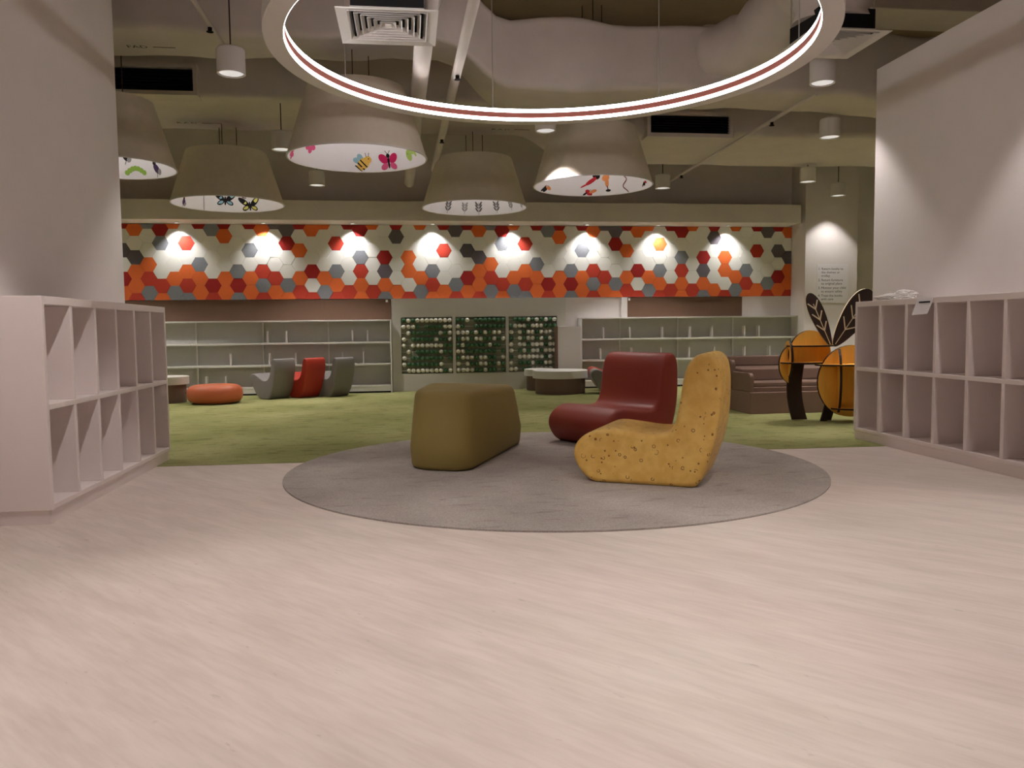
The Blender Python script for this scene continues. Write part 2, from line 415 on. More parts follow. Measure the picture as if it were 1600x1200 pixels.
SY0, SY1 = 12.96, 13.215
TIERS = (.125, .475, .822)
def bay(x0, x1, label, group, left_end=False, right_end=False):
    t = empty('shelf_bay', ((x0+x1)/2, (SY0+SY1)/2, 0), 0, label, 'shelving', group)
    obj('back_panel', bx(x0, x1, SY1-.012, SY1, .004, 1.15), SHELFBACK, t)
    for z in TIERS:
        obj('shelf', bx(x0+.002, x1-.002, SY0, SY1-.013, z-.028, z, bev=.003), SHELF, t)
        obj('back_rail', bx(x0+.03, x1-.03, SY1-.022, SY1-.012, z+.24, z+.27), SHELFBACK, t)
    obj('top_panel', bx(x0, x1, SY0, SY1, 1.15, 1.172, bev=.003), SHELF, t)
    obj('kick_board', bx(x0+.002, x1-.002, SY0+.006, SY0+.02, .03, .097), SHELF, t)
    obj('plinth', bx(x0+.01, x1-.01, SY0+.012, SY1-.02, .004, .028), BLACK, t)
    obj('upright', bx(x0, x0+.018, SY1-.05, SY1-.012, .02, 1.15), SHELF, t)
    if right_end: obj('end_panel', bx(x1, x1+.022, SY0, SY1, .004, 1.172, bev=.006), SHELF, t)
    if left_end: obj('end_panel', bx(x0-.022, x0, SY0, SY1, .004, 1.172, bev=.006), SHELF, t)
    return t
LB = [-5.36, -4.335, -3.31, -2.29, -1.27, -.275]
LN = ['leftmost bay of the left back shelving, half hidden by the cubby', 'second bay of the left back shelving, behind the small white-topped stool',
      'bay of the left back shelving behind the orange donut pouf', 'bay of the left back shelving behind the left grey rocker chair',
      'bay of the left back shelving next to the abacus wall']
for i in range(5): bay(LB[i], LB[i+1], LN[i], 'left back shelving', right_end=(i == 4))
RB = [2.86, 3.545, 4.555, 5.54, 6.625]
RN = ['narrow shelf bay right of the abacus wall, beside the white low partition', 'right shelving bay seen just above the dark red lounge chair',
      'right shelving bay seen above the yellow lounge chair back', 'rightmost shelving bay with a closed end panel, behind the bee']
for i in range(4): bay(RB[i], RB[i+1], RN[i], 'right back shelving', left_end=(i == 0), right_end=(i == 3))
# bookends
bk = B(); box(bk, -.0015, .0015, -.06, .06, .0, .185); box(bk, -.011, .011, -.063, -.06, .0, .185); box(bk, -.06, .011, -.06, .06, .0, .002)
bke = None
for tier, z, xs in (('top', TIERS[2], (-2.2, -1.91, -.89, -.65, 3.21, 3.66, 4.22, 4.71, 5.09, 5.66, 5.93)),
                    ('middle', TIERS[1], (-2.78, -2.2, -1.78, -1.06, -.73, 3.17, 3.69, 4.19, 4.69, 5.13, 5.67, 6.13)),
                    ('bottom', TIERS[0], (-3.16, -2.87))):
    for x in xs:
        ordn = ['first', 'second', 'third', 'fourth', 'fifth', 'sixth', 'seventh'][[q for q in xs if (q < 0) == (x < 0)].index(x)]
        if bke is None:
            bke = obj('bookend', bk, WHITE); o = bke
        else:
            o = bke.copy(); COL.objects.link(o)
        o.location = (x+random.uniform(-.01, .01), 13.07, z+.0005)
        side = 'left' if x < 0 else 'right'
        tag(o, '%s thin white bookend from the left on the %s tier, %s back shelving' % (ordn, tier, side), 'bookend', 'bookends on the %s tier, %s shelving' % (tier, side))

# abacus wall
AY = 13.13
aw = empty('abacus_wall', (1.19, AY+.05, 0), 0, 'white wall unit framing three bead panels between the shelvings', 'wall unit')
XS = [(-.10, .735), (.785, 1.61), (1.66, 2.47)]
AZ0, AZ1 = .285, 1.205
obj('bottom_panel', bx(-.245, 2.62, AY, YB-.02, .004, AZ0), ABW, aw)
obj('top_panel', bx(-.245, 2.62, AY, YB-.02, AZ1, 1.508), ABW, aw)
for a, b_ in ((-.245, XS[0][0]), (XS[0][1], XS[1][0]), (XS[1][1], XS[2][0]), (XS[2][1], 2.62)):
    obj('upright', bx(a, b_, AY-(.0 if a < -.2 or b_ > 2.6 else .006), YB-.02, AZ0, AZ1), ABW, aw)
ROWS = [['gwgwwwwwwww', 'wwwg.ggggww', '.wggggggwgw', 'w.gggggwggw', 'w.wwwwwwwgg', '.w.gggggwgg', 'w.ggggggg.g', 'wgggggggw..', '.wwwwwwwwgw'],
        ['ggw.ggggggg', 'wg..ggggggg', 'wwwgwgwgww.', 'gwwgwwggwgw', 'gwgggggwgg.', 'wwggggggg.g', 'gwwwgwwgg.w', 'w.wggwwggwg', 'wwwwggwgg.g'],
        ['.gggwgwgwgw', 'gwwwgwwwggg', 'w.wgwwgwww.', 'g.wgwwgwgw.', 'w.wwgwwwgww', 'w.gwgwwgwww', 'g.wwwwwwgw.', 'w.gggwggww.', 'ww.ggwwwww.']]
bead = None; bmeshes = {}
for pi, (a, b_) in enumerate(XS):
    cx = (a+b_)/2
    t = empty('abacus_panel', (cx, AY+.045, AZ0), 0, ['left bead abacus panel, mostly long dark green rows', 'middle bead abacus panel of green and cream beads', 'right bead abacus panel with the most scattered cream beads'][pi], 'abacus', 'bead abacus panels')
    obj('back_board', bx(a+.001, b_-.001, AY+.055, AY+.059, AZ0+.001, AZ1-.001), ABBACK, t)
    pitch = (b_-a-.01)/11; rz = (AZ1-AZ0)/9
    for r_ in range(9):
        z = AZ1-rz*(r_+.5)
        bmx = tube(B(), [(a+.002, AY+.016, z), (b_-.002, AY+.016, z)], .006, 6); obj('rod', bmx, ROD, t)
        for c_ in range(11):
            ch = ROWS[pi][r_][c_]
            if ch == '.': continue
            if ch not in bmeshes:
                q = B(); bmesh.ops.create_uvsphere(q, u_segments=10, v_segments=7, radius=.0375)
                for v in q.verts: v.co.x *= .98
                for f in q.faces: f.smooth = True
                me = bpy.data.meshes.new('bead'); q.to_mesh(me); q.free(); me.materials.append(GBEAD if ch == 'g' else WBEAD); bmeshes[ch] = me
            o = bpy.data.objects.new('bead', bmeshes[ch]); COL.objects.link(o); o.parent = t
            o.location = Vector((a+.005+pitch*(c_+.5)+random.uniform(-.004, .004), AY+.016, z))-ORG[t.name]
            o.rotation_euler = (0, R(90), 0)
lp = empty('low_partition', (2.62, 13.02, 0), 0, 'low white box partition right of the abacus panels', 'partition')
obj('white_face', bx(2.432, 2.815, 12.85, 12.945, .004, 1.03, bev=.004), ABW, lp)
obj('shaded_side', bx(2.424, 2.431, 12.85, 13.125, .004, 1.03), BROWN, lp)  # brown colour stands in for shade and reflection on the box's left side
obj('core', bx(2.432, 2.815, 12.946, 13.125, .004, 1.025), ABW, lp)

# ------------------------------------------------------------------ cubby shelves beside the side walls
def cubby(xf, xb, y0, y1, ncol, label):
    """front face at xf, back at xb"""
    s = 1 if xb > xf else -1
    lo, hi = min(xf, xb), max(xf, xb)
    t = empty('cubby_shelf', ((xf+xb)/2, (y0+y1)/2, 0), 0, label, 'shelving', 'cubby shelves by the partition walls')
    zk, zt, th = .075, 1.2, .032
    a, b_ = (lo+.012, hi) if s > 0 else (lo, hi-.012)
    obj('plinth', bx(a, b_, y0+.01, y1-.01, .0, zk), CUB, t)
    obj('end_panel', bx(lo, hi, y0, y0+th, zk, zt, bev=.003), CUB, t)
    obj('end_panel', bx(lo, hi, y1-th, y1, zk, zt, bev=.003), CUB, t)
    obj('top_panel', bx(lo, hi, y0+th, y1-th, zt-.045, zt, bev=.003), CUB, t)
    obj('bottom_panel', bx(lo, hi, y0+th, y1-th, zk, zk+.03, bev=.003), CUB, t)
    xi = (xb-.012, xb) if s > 0 else (xb, xb+.012)
    obj('back_panel', bx(xi[0], xi[1], y0+th, y1-th, zk+.03, zt-.045), CUB, t)
    p = (y1-y0-th)/ncol
    fl_, fh_ = (lo, hi-.0125) if s > 0 else (lo+.0125, hi)
    zm = .618
    obj('middle_shelf', bx(fl_, fh_, y0+th, y1-th, zm-.015, zm+.015, bev=.003), CUB, t)
    for i in range(1, ncol):
        y = y0+p*i
        for z0, z1 in ((zk+.03, zm-.015), (zm+.015, zt-.045)):
            obj('divider', bx(fl_+.0, fh_, y, y+th, z0, z1, bev=.003), CUB, t)
    return t
cubby(-1.87, -2.172, 4.43, 6.56, 6, 'white twelve-hole cubby shelf against the left wall')
cubby(3.88, 4.157, 3.72, 6.56, 8, 'white two-row cubby shelf against the right wall with a paper tag')

# ------------------------------------------------------------------ soft seats with a moulded L profile
PROF = [(.60, .0), (.66, .012), (.713, .05), (.76, .119), (.777, .18), (.764, .24), (.72, .29), (.66, .325), (.584, .348), (.46, .339), (.297, .321), (.19, .331), (.132, .378), (.103, .48), (.08, .628), (.056, .731), (.022, .79),
        (-.02, .82), (-.061, .827), (-.1, .812), (-.13, .771), (-.146, .694), (-.149, .578), (-.142, .423), (-.117, .282), (-.08, .163), (-.042, .062), (-.015, .018), (.03, .0), (.2, .0), (.4, .0)]
PROF2 = [(.17, .0), (.25, .05), (.325, .15), (.38, .25), (.395, .31), (.37, .36), (.31, .375), (.24, .35), (.14, .295), (.06, .275), (-.01, .30), (-.055, .36), (-.085, .46), (-.1, .54), (-.125, .585),
         (-.155, .6), (-.185, .575), (-.195, .5), (-.19, .42), (-.17, .33), (-.13, .18), (-.07, .06), (-.025, .008), (.03, .0), (.1, .0)]
def seat_mesh(k, W, r=.035, prof=PROF):
    pts = catmull([(s*k, z*k, 0) for s, z in prof], 3)
    n = len(pts); nor = []
    for i in range(n):
        t = (pts[(i+1) % n]-pts[i-1]).normalized(); nor.append(Vector((t.y, -t.x, 0)))
    area = sum(pts[i].x*pts[(i+1) % n].y-pts[(i+1) % n].x*pts[i].y for i in range(n))
    sg = -1 if area > 0 else 1
    bm = B(); rings = []
    steps = [(0, 1)]+[]
    prof_w = []
    m = 4
    for i in range(m+1):
        th = math.pi/2*i/m; prof_w.append((r*(1-math.cos(th)) , r*(1-math.sin(th))))  # (width from the side, inset)
    rows = [(wd, ins) for wd, ins in prof_w] + [(W*.5, 0)] + [(W-wd, ins) for wd, ins in reversed(prof_w)]
    for wd, ins in rows:
        rings.append([bm.verts.new((p.x+sg*q.x*ins, wd-W/2, max(0, p.y+sg*q.y*ins))) for p, q in zip(pts, nor)])
    for a, b_ in zip(rings, rings[1:]):
        for i in range(n): bm.faces.new((a[i], a[(i+1) % n], b_[(i+1) % n], b_[i]))
    bm.faces.new(rings[0]); bm.faces.new(rings[-1])
    return bm
def lounge(name, loc, ang, k, W, m, label, group, r=.035, prof=PROF, cat='chair'):
    o = obj(name, seat_mesh(k, W, r, prof), m, None, smooth=True, angle=60)
    off = o.location.copy()
    o.data.transform(Matrix.Translation(off)); o.location = loc; o.rotation_euler = (0, 0, ang); ORG[o.name] = Vector(loc)
    return tag(o, label, cat, group)
# yellow: near side starts at (1.726,4.666), width runs away from the camera
fy = Vector((-.876, .483, 0)); wy = Vector((.483, .876, 0))
W = .62
c = Vector((1.726, 4.666, .011))+wy*W/2
lounge('lounge_chair', c, math.atan2(fy.y, fy.x), 1.0, W, YEL, 'yellow armless lounge chair with small red squiggle print', 'lounge chairs on the round rug')
lounge('lounge_chair', (2.02, 6.93, .011), R(209), .93, .76, REDV, 'dark red armless lounge chair behind the yellow one', 'lounge chairs on the round rug')
# three small rockers by the left shelving
def rocker(p, ang, k, W, m, label, flip=1):
    f = Vector((math.cos(ang), math.sin(ang), 0)); wv = Vector((f.y, -f.x, 0))*flip
    return lounge('rocker_chair', Vector((p[0], p[1], .004))+wv*W/2, ang, k, W, m, label, 'small rocker chairs on the green carpet', .02, PROF2, 'chair')
A = R(90+47)
rocker((-2.06, 12.1), A, 1.0, .378, GREYV, 'left grey rocker chair of the row by the left shelving')
rocker((-1.63, 12.22), A, 1.0, .378, REDB, 'red rocker chair between two grey ones')
rocker((-1.2, 12.3), A, 1.0, .378, GREYV, 'right grey rocker chair of the row, nearest the abacus')
rocker((3.18, 12.1), R(172), 1.0, .43, GREYV, 'grey rocker chair half hidden behind the dark red lounge chair', -1)
rocker((3.27, 12.66), R(176), 1.0, .4, REDB, 'red rocker chair barely visible beside the round table', -1)

# olive ottoman: rounded irregular block
def ottoman():
    bm = B()
    base = [(0.0, 5.66), (.40, 5.47), (.985, 6.86), (.14, 7.0)]
    top = [(.035, 5.70), (.395, 5.53), (.93, 6.80), (.17, 6.93)]
    zt = [.575, .565, .515, .535]
    v0 = [bm.verts.new((x, y, .011)) for x, y in base]; v1 = [bm.verts.new((x, y, z+.011)) for (x, y), z in zip(top, zt)]
    mid = [bm.verts.new((b_[0]+(b_[0]-.38)*.03, b_[1]+(b_[1]-6.25)*.03, .17)) for b_ in base]
    bm.faces.new(v0[::-1]); bm.faces.new(v1)
    for a, b_ in ((v0, mid), (mid, v1)):
        for i in range(4): bm.faces.new((a[i], a[(i+1) % 4], b_[(i+1) % 4], b_[i]))
    vert = [e for e in bm.edges if abs(e.verts[0].co.z-e.verts[1].co.z) > .1]
    bmesh.ops.bevel(bm, geom=vert, offset=.15, segments=5, profile=.5, affect='EDGES')
    tops = [e for e in bm.edges if e.verts[0].co.z > .48 and e.verts[1].co.z > .48 and len(e.link_faces) == 2]
    bmesh.ops.bevel(bm, geom=tops, offset=.06, segments=4, profile=.5, affect='EDGES')
    bots = [e for e in bm.edges if e.verts[0].co.z < .02 and e.verts[1].co.z < .02]
    bmesh.ops.bevel(bm, geom=bots, offset=.035, segments=3, profile=.5, affect='EDGES')
    return bm
tag(obj('ottoman', ottoman(), OLIVE, smooth=True, angle=50), 'olive green rounded ottoman block on the round grey rug', 'ottoman')

# donut pouf
bm = B(); pr = []
for i in range(20):
    a = 2*math.pi*i/20; ca, sa = math.cos(a), math.sin(a)
    pr.append((.24+.135*(abs(ca)**.8)*(1 if ca > 0 else -1), .137+.128*(abs(sa)**.8)*(1 if sa > 0 else -1)))
lathe(bm, pr, (-2.70, 11.68, .004), 48, closed=True)
dn = tag(obj('donut_pouf', bm, ORV, smooth=True, angle=80), 'orange donut-shaped floor pouf on the green carpet', 'pouf')
obj('pull_tab', bx(-3.10, -3.065, 11.66, 11.70, .15, .17, bev=.003), TBROWN, dn)

# round white-topped tables
def round_table(x, y, r, zt, th, label):
    t = empty('round_table', (x, y, .004), 0, label, 'table', 'white-topped round tables')
    obj('base', disc_solid([(r-.045, .0), (r-.04, .01), (r-.04, zt-th)], (x, y, .004), 48), TBROWN, t, smooth=True)
    obj('top', disc_solid([(r-.004, zt-th+.001), (r, zt-th+.006), (r, zt-.006), (r-.006, zt)], (x, y, .004), 64), TTOP, t, smooth=True)
round_table(2.33, 12.15, .425, .355, .12, 'largest white-topped round table, in front of the abacus')
round_table(2.11, 12.82, .24, .345, .11, 'white-topped round table peeking out behind the larger one')
round_table(-3.43, 11.98, .3, .375, .115, 'white-topped round table at the far left by the cubby')

# ------------------------------------------------------------------ brown tiered bench
bn = empty('tiered_bench', (5.2, 9.3, .004), 0, 'brown two-tier corner bench behind the bee bookcase', 'bench')
X0, X1 = 3.83, 6.4
obj('base', bx(X0, X1, 8.59, 10.1, .004, .25, bev=.008), BENCH, bn)
obj('step_slab', bx(X0+.055, X1, 8.64, 9.1, .251, .305, bev=.008), BENCH, bn)
obj('seat_cushion', bx(X0+.055, X1, 8.66, 9.1, .306, .36, bev=.012), BENCH, bn)
obj('backrest', bx(X0+.055, X1, 8.98, 9.1, .361, .50, bev=.014), BENCH, bn)
obj('upper_seat', bx(X0+.055, X1, 9.102, 9.75, .255, .50, bev=.012), BENCH, bn)
obj('upper_backrest', bx(X0+.055, X1, 9.64, 9.76, .501, .625, bev=.014), BENCH, bn)
def arm(y0, y1, z0, z1, rr=.05):
    pts = []
    for i in range(7):
        a = math.pi/2*i/6
        pts.append((X0, y0+rr-rr*math.cos(a), z1-rr+rr*math.sin(a)))
    pts = [(X0, y0, z0)]+pts+[(X0, y1, z1), (X0, y1, z0)]
    return prism(pts, (.05, 0, 0), bev=.012)
obj('arm_panel', arm(8.6, 9.1, .252, .466), BENCH, bn)
obj('arm_panel', arm(9.12, 9.76, .252, .6), BENCH, bn)

# ------------------------------------------------------------------ bee bookcase
be = empty('bee_bookcase', (4.35, 7.8, .004), 0, 'bee-shaped slotted plywood bookcase, orange with brown wings', 'bookcase')
def ell(cx, cz, rx, rz, n=40): return [(cx+rx*math.cos(2*math.pi*i/n), cz+rz*math.sin(2*math.pi*i/n)) for i in range(n)]
def ply(name, pts2, o3, ax, nrm, th=.024, face=PLY, edge=PLYEDGE):
    """flat plywood piece with dark edge: pts2 in plane (ax,z), extruded along nrm"""
    ax, nrm = Vector(ax).normalized(), Vector(nrm).normalized()
    P = [Vector(o3)+ax*a+Vector((0, 0, b_))-nrm*th/2 for a, b_ in pts2]
    bm = prism(P, nrm*th)
    for f in bm.faces: f.material_index = 0 if len(f.verts) > 8 else 1
    return obj(name, bm, [face, edge], be)
def plate(name, pts, z, th=.016, edge=PLYEDGE):
    bm = prism([(x, y, z) for x, y in pts], (0, 0, th))
    for f in bm.faces: f.material_index = 0 if len(f.verts) > 8 else 1
    return obj(name, bm, [PLY, edge], be)
fa = Vector((math.cos(R(8)), math.sin(R(8)), 0)); na = Vector((-fa.y, fa.x, 0))
# head and thorax discs standing in the bee's long plane, behind
ply('head_disc', [(min(a, -.045) if b_ < .005 else a, b_) for a, b_ in ell(0, 0, .155, .2)], (3.99, 7.93, .595), fa, na)
ply('thorax_disc', [(a, max(b_, -.088)) for a, b_ in ell(0, 0, .25, .25)], (4.17, 7.90, .70), fa, na)
plate('lower_shelf', [(4.13+.29*math.cos(a), 7.86+.19*math.sin(a)) for a in [2*math.pi*i/28 for i in range(28)]], .607)
plate('upper_shelf', [(4.16+.25*math.cos(a), 7.87+.16*math.sin(a)) for a in [2*math.pi*i/28 for i in range(28)]], .78)
ply('cross_rib', ell(0, 0, .17, .19), (3.955, 7.93, .655), (.25, 1, 0), (1, -.25, 0))
# abdomen discs, nearer
ply('abdomen_disc', ell(0, 0, .40, .37), (4.53, 7.72, .425), fa, na)
ply('abdomen_rib', ell(0, 0, .24, .33), (4.39, 7.72, .43), (.42, 1, 0), (1, -.42, 0))
ply('abdomen_rib', ell(0, 0, .24, .33), (4.69, 7.68, .43), (.42, 1, 0), (1, -.42, 0))
plate('abdomen_shelf', [(4.47+.34*math.cos(a), 7.68+.22*math.sin(a)) for a in [2*math.pi*i/28 for i in range(28)]], .588)
plate('abdomen_shelf', [(4.55+.26*math.cos(a), 7.68+.2*math.sin(a)) for a in [2*math.pi*i/28 for i in range(28)]], .14)
def leg(x, y, dy, h):
    pts = [(x-.075+.05*math.sin(t*3.0)*-1+.035*t, h*(1-t)) for t in [i/10 for i in range(11)]]
    pts2 = [(x+.0-.05*math.sin(t*3.0)+.045*t, h*(1-t)) for t in [i/10 for i in range(11)]]
    P = [Vector((a, y, b_+.004)) for a, b_ in pts]+[Vector((a, y, b_+.004)) for a, b_ in reversed(pts2)]
    return prism(P, (0, .02, 0))
obj('leg', leg(4.085, 8.0, 0, .605), WINGM, be); obj('leg', leg(4.168, 8.0, 0, .605), WINGM, be)
obj('leg', prism([(4.33, 7.80, .30), (4.42, 7.80, .30), (4.32, 7.80, .004), (4.25, 7.80, .004)], (0, .02, 0)), WINGM, be)
obj('leg', prism([(4.38, 7.86, .30), (4.49, 7.86, .30), (4.40, 7.86, .004), (4.33, 7.86, .004)], (0, .02, 0)), WINGM, be)
def wing(base, tip, wd, ax, nrm):
    base, tip = Vector(base), Vector(tip); d = tip-base; L = d.length; d.normalize()
    nrm = Vector(nrm).normalized(); sd = d.cross(nrm).normalized(); nrm = sd.cross(d).normalized()
    pts = []
    for i in range(36):
        a = 2*math.pi*i/36
        t = .5-.5*math.cos(a); wdt = wd*math.sin(a)*(.55+.62*t)
        pts.append(base+d*(L*t)+sd*wdt)
    bm = prism([p-nrm*.009 for p in pts], nrm*.018)
    for f in bm.faces: f.material_index = 0 if len(f.verts) > 8 else 1
    wo = obj('wing', bm, [WINGM, PLYL], be)
    fr = -1 if nrm.y > 0 else 1
    vb = B()
    off = nrm*(.0115*fr)
    def strip(a, b_, w_):
        dd = (b_-a).normalized(); ss = dd.cross(nrm).normalized()*w_
        f_ = [a+ss+off, b_+ss+off, b_-ss+off, a-ss+off]
        q = prism(f_, -off*.5); me = bpy.data.meshes.new('t'); q.to_mesh(me); q.free(); vb.from_mesh(me); bpy.data.meshes.remove(me)
    strip(base+d*L*.04, base+d*L*.8, .004)
    for t in (.3, .5, .7):
        p = base+d*L*t
        strip(p, p+d*L*.14+sd*wd*.62, .0065); strip(p, p+d*L*.14-sd*wd*.62, .0065)
    obj('vein_slots', vb, PLYL, wo)
wing((4.385, 7.86, .78), (4.16, 7.92, 1.335), .085, None, (.25, 1, 0))
wing((4.41, 7.86, .78), (4.82, 7.86, 1.36), .155, None, (-.05, 1, 0))

# ------------------------------------------------------------------ items on the right cubby, note on the pillar
bm = B()
def blob(cx, cy, cz, rx, ry, rz, seed):
    r_ = bmesh.ops.create_icosphere(bm, subdivisions=4, radius=1)
    for v in r_['verts']:
        p = v.co.copy()
        q = noise.noise(p*1.6+Vector((seed, 0, 0)))*.32+abs(noise.noise(p*3.1+Vector((0, seed, 0))))*-.3+noise.noise(p*6+Vector((0, 0, seed)))*.08
        p = p*(1+q); p.z = max(p.z, -.55)
        v.co = Vector((cx+p.x*rx, cy+p.y*ry, cz+(p.z+.55)*rz))
blob(4.02, 6.2, 1.201, .085, .26, .038, 3.3); blob(4.03, 6.1, 1.206, .07, .15, .05, 8.1)
tag(obj('plastic_bag', bm, BAG, smooth=True, angle=25), 'crumpled white plastic bag lying on the right cubby top', 'bag')
tg = tag(obj('paper_tag', prism([(3.872, 5.50, 1.205), (3.872, 5.69, 1.205), (3.871, 5.70, 1.175), (3.858, 5.74, 1.07), (3.858, 5.55, 1.078), (3.870, 5.51, 1.17)], (.002, 0, 0)), PAPER), 'small paper tag hanging over the right cubby front edge', 'tag')
obj('printed_mark', bx(3.866, 3.8685, 5.535, 5.665, 1.160, 1.172), INK, tg)
obj('tape_fold', bx(3.874, 3.96, 5.52, 5.68, 1.2005, 1.203), PAPER, tg)

nt_ = tag(obj('notice_paper', bx(6.83, 7.385, 12.733, 12.739, 1.375, 2.02, bev=.002), PAPER), 'white notice with numbered rules taped to the pillar', 'notice')
lines = [(1, '1.', 'Return books to'), (1, '', 'the shelves or'), (1, '', 'trolley'), (2, '2.', 'Return furniture'), (1, '', 'to original place'), (2, '3.', 'Monitor your child'), (1, '', 'to ensure safety'), (2, '4.', 'Treat the books'), (1, '', 'with care')]
z = 1.985
for sp, nn, s in lines:
    z -= .058 if sp == 1 else .072
    for xx, ss in ((6.855, nn), (6.91, s)):
        if not ss: continue
        tb = B()
        q = text_bm(ss, .058); me = bpy.data.meshes.new('t'); q.to_mesh(me); q.free()
        me.transform(Matrix.Translation((xx, 12.7322, z)) @ Matrix.Rotation(R(90), 4, 'X')); tb.from_mesh(me); bpy.data.meshes.remove(me)
        obj('text_line', tb, INK, nt_)

# ------------------------------------------------------------------ ring light
RC = (1.02, 5.658)
rg = empty('ring_light', (RC[0], RC[1], 2.907), 0, 'large white ring pendant with two glowing inner strips and salmon band', 'ceiling light')
bm = B(); lathe(bm, [(1.787, 0), (1.912, 0), (1.917, .005), (1.917, .106), (1.912, .111), (1.787, .111)], (*RC, 2.907), 144, closed=True)
obj('ring_body', bm, RINGW, rg, smooth=True, angle=30)
for nm, z0, z1, m, rr in (('led_strip', .002, .0295, LED, 1.784), ('salmon_band', .030, .0755, SALMON, 1.779), ('led_strip', .076, .110, LED, 1.784)):
    bm = B(); lathe(bm, [(rr, z0), (1.7868, z0), (1.7868, z1), (rr, z1)], (*RC, 2.907), 144, closed=True); obj(nm, bm, m, rg, smooth=True, angle=30)
for a in (0, 48, 96, 143, 191, 238, 285, 333):
    x, y = RC[0]+1.85*math.cos(R(a)), RC[1]+1.85*math.sin(R(a))
    cb = obj('cable', tube(B(), [(x, y, 3.06), (x, y, ZC-.002)], .0045, 6), CABLE, rg)
    obj('cable_gripper', disc_solid([(.011, 0), (.011, .03), (.006, .05)], (x, y, 3.017), 10), CABLE, cb)

# ------------------------------------------------------------------ big cone shades
def V2(x, y): return (x, y)
def el2(cx, cy, rx, ry, rot=0, n=14):
    c_, s_ = math.cos(R(rot)), math.sin(R(rot)); out = []
    for i in range(n):
        a = 2*math.pi*i/n; x, y = rx*math.cos(a), ry*math.sin(a); out.append((cx+x*c_-y*s_, cy+x*s_+y*c_))
    return out
def line2(a, b_, w_):
    dx, dy = b_[0]-a[0], b_[1]-a[1]; L = math.hypot(dx, dy); nx, ny = -dy/L*w_/2, dx/L*w_/2
    return [(a[0]+nx, a[1]+ny), (b_[0]+nx, b_[1]+ny), (b_[0]-nx, b_[1]-ny), (a[0]-nx, a[1]-ny)]
INKS = {'k': (35, 32, 36), 'p': (206, 42, 98), 'pk': (226, 96, 140), 'y': (236, 192, 96), 'g': (150, 186, 84), 'lg': (176, 204, 110), 'b': (150, 190, 205), 'dk': (44, 62, 72),
        'ye': (226, 220, 120), 'pu': (74, 52, 88), 'r': (196, 48, 58), 'o': (232, 150, 96), 'gr': (110, 104, 108), 'lgr': (150, 146, 148), 'br': (120, 76, 70), 'w': (245, 245, 245)}
for k_, c_ in INKS.items(): mat('print_'+k_, c_, .7, .15)
def butterfly(m1, m2, s):
    L = []
    for sx in (-1, 1):
        L += [(el2(sx*.05*s, .035*s, .05*s, .035*s, 40*sx), m1), (el2(sx*.045*s, -.03*s, .038*s, .026*s, -30*sx), m2)]
    return L+[(el2(0, 0, .01*s, .05*s), 'k'), (el2(0, .058*s, .018*s, .018*s), 'k'), (line2((0, .07*s), (-.025*s, .1*s), .005*s), 'k'), (line2((0, .07*s), (.025*s, .1*s), .005*s), 'k')]
def outline_butterfly(m1, s):
    L = []
    for sx in (-1, 1):
        L += [(el2(sx*.065*s, .045*s, .072*s, .03*s, 38*sx), 'k'), (el2(sx*.07*s, .05*s, .05*s, .018*s, 38*sx), m1), (el2(sx*.05*s, -.02*s, .045*s, .025*s, -30*sx), 'k'), (el2(sx*.05*s, -.02*s, .032*s, .016*s, -30*sx), m1)]
    return L+[(el2(0, 0, .012*s, .05*s), 'k')]
def bee2(s):
    L = [(el2(-.03*s, .055*s, .028*s, .04*s, 30), 'b'), (el2(-.065*s, .03*s, .026*s, .036*s, 70), 'b'), (el2(0, 0, .07*s, .05*s, 40), 'y')]
    for t in (-.045, -.02, .005): L.append((line2((t*s-.035*s, t*s+.03*s), (t*s+.03*s, t*s-.035*s), .013*s), 'k'))
    return L+[(el2(.045*s, .035*s, .036*s, .036*s), 'y'), (el2(.052*s, .045*s, .006*s, .006*s), 'k'), (line2((.03*s, .06*s), (.02*s, .1*s), .005*s), 'k'), (line2((.05*s, .065*s), (.055*s, .1*s), .005*s), 'k')]
def caterpillar(s):
    return [(el2(-.09*s+.03*i*s, .045*s*math.sin(i/6*math.pi)-.01*s, .026*s, .026*s), 'g') for i in range(7)]
def beetle(s, m='pu'): return [(el2(0, 0, .032*s, .048*s, 20), m), (el2(-.012*s, .05*s, .02*s, .018*s), 'k'), (el2(.03*s, -.03*s, .022*s, .03*s, -30), 'lgr'), (line2((0, -.04*s), (-.015*s, -.08*s), .006*s), 'k')]
def lizard(s): return [(el2(-.03*s, 0, .045*s, .055*s, 10), 'lg'), (el2(.03*s, .03*s, .06*s, .03*s, -15), 'lg'), (el2(.08*s, .0, .035*s, .018*s, -60), 'lg'), (el2(-.045*s, .015*s, .012*s, .01*s), 'g')]
def flower(s): return [(el2(.028*s*math.cos(R(a)), .028*s*math.sin(R(a)), .026*s, .02*s, a), 'pk') for a in (60, 132, 204, 276, 348)]
def leafplant(s, m):
    L = [(line2((0, -.08*s), (0, .07*s), .005*s), m)]
    for sx in (-1, 1):
        for q in (-.04, 0, .035): L.append((el2(sx*.025*s, (q+.02)*s, .032*s, .011*s, sx*55), m))
    return L
def bird(s, m1, m2, up_=1): return [(el2(0, 0, .05*s, .03*s, 35*up_), m1), (el2(.05*s, .015*s, .05*s, .02*s, -15*up_), m2), (el2(-.055*s, -.02*s, .04*s, .012*s, 40), 'k'), (el2(.02*s, .03*s, .012*s, .012*s), 'w'), (el2(.02*s, .03*s, .006*s, .006*s), 'k')]
def chili(s): return [(el2(.05*s, .05*s, .035*s, .04*s, 60), 'k'), (el2(0, 0, .075*s, .02*s, 32), 'r'), (el2(-.075*s, -.045*s, .045*s, .008*s, 25), 'r')]
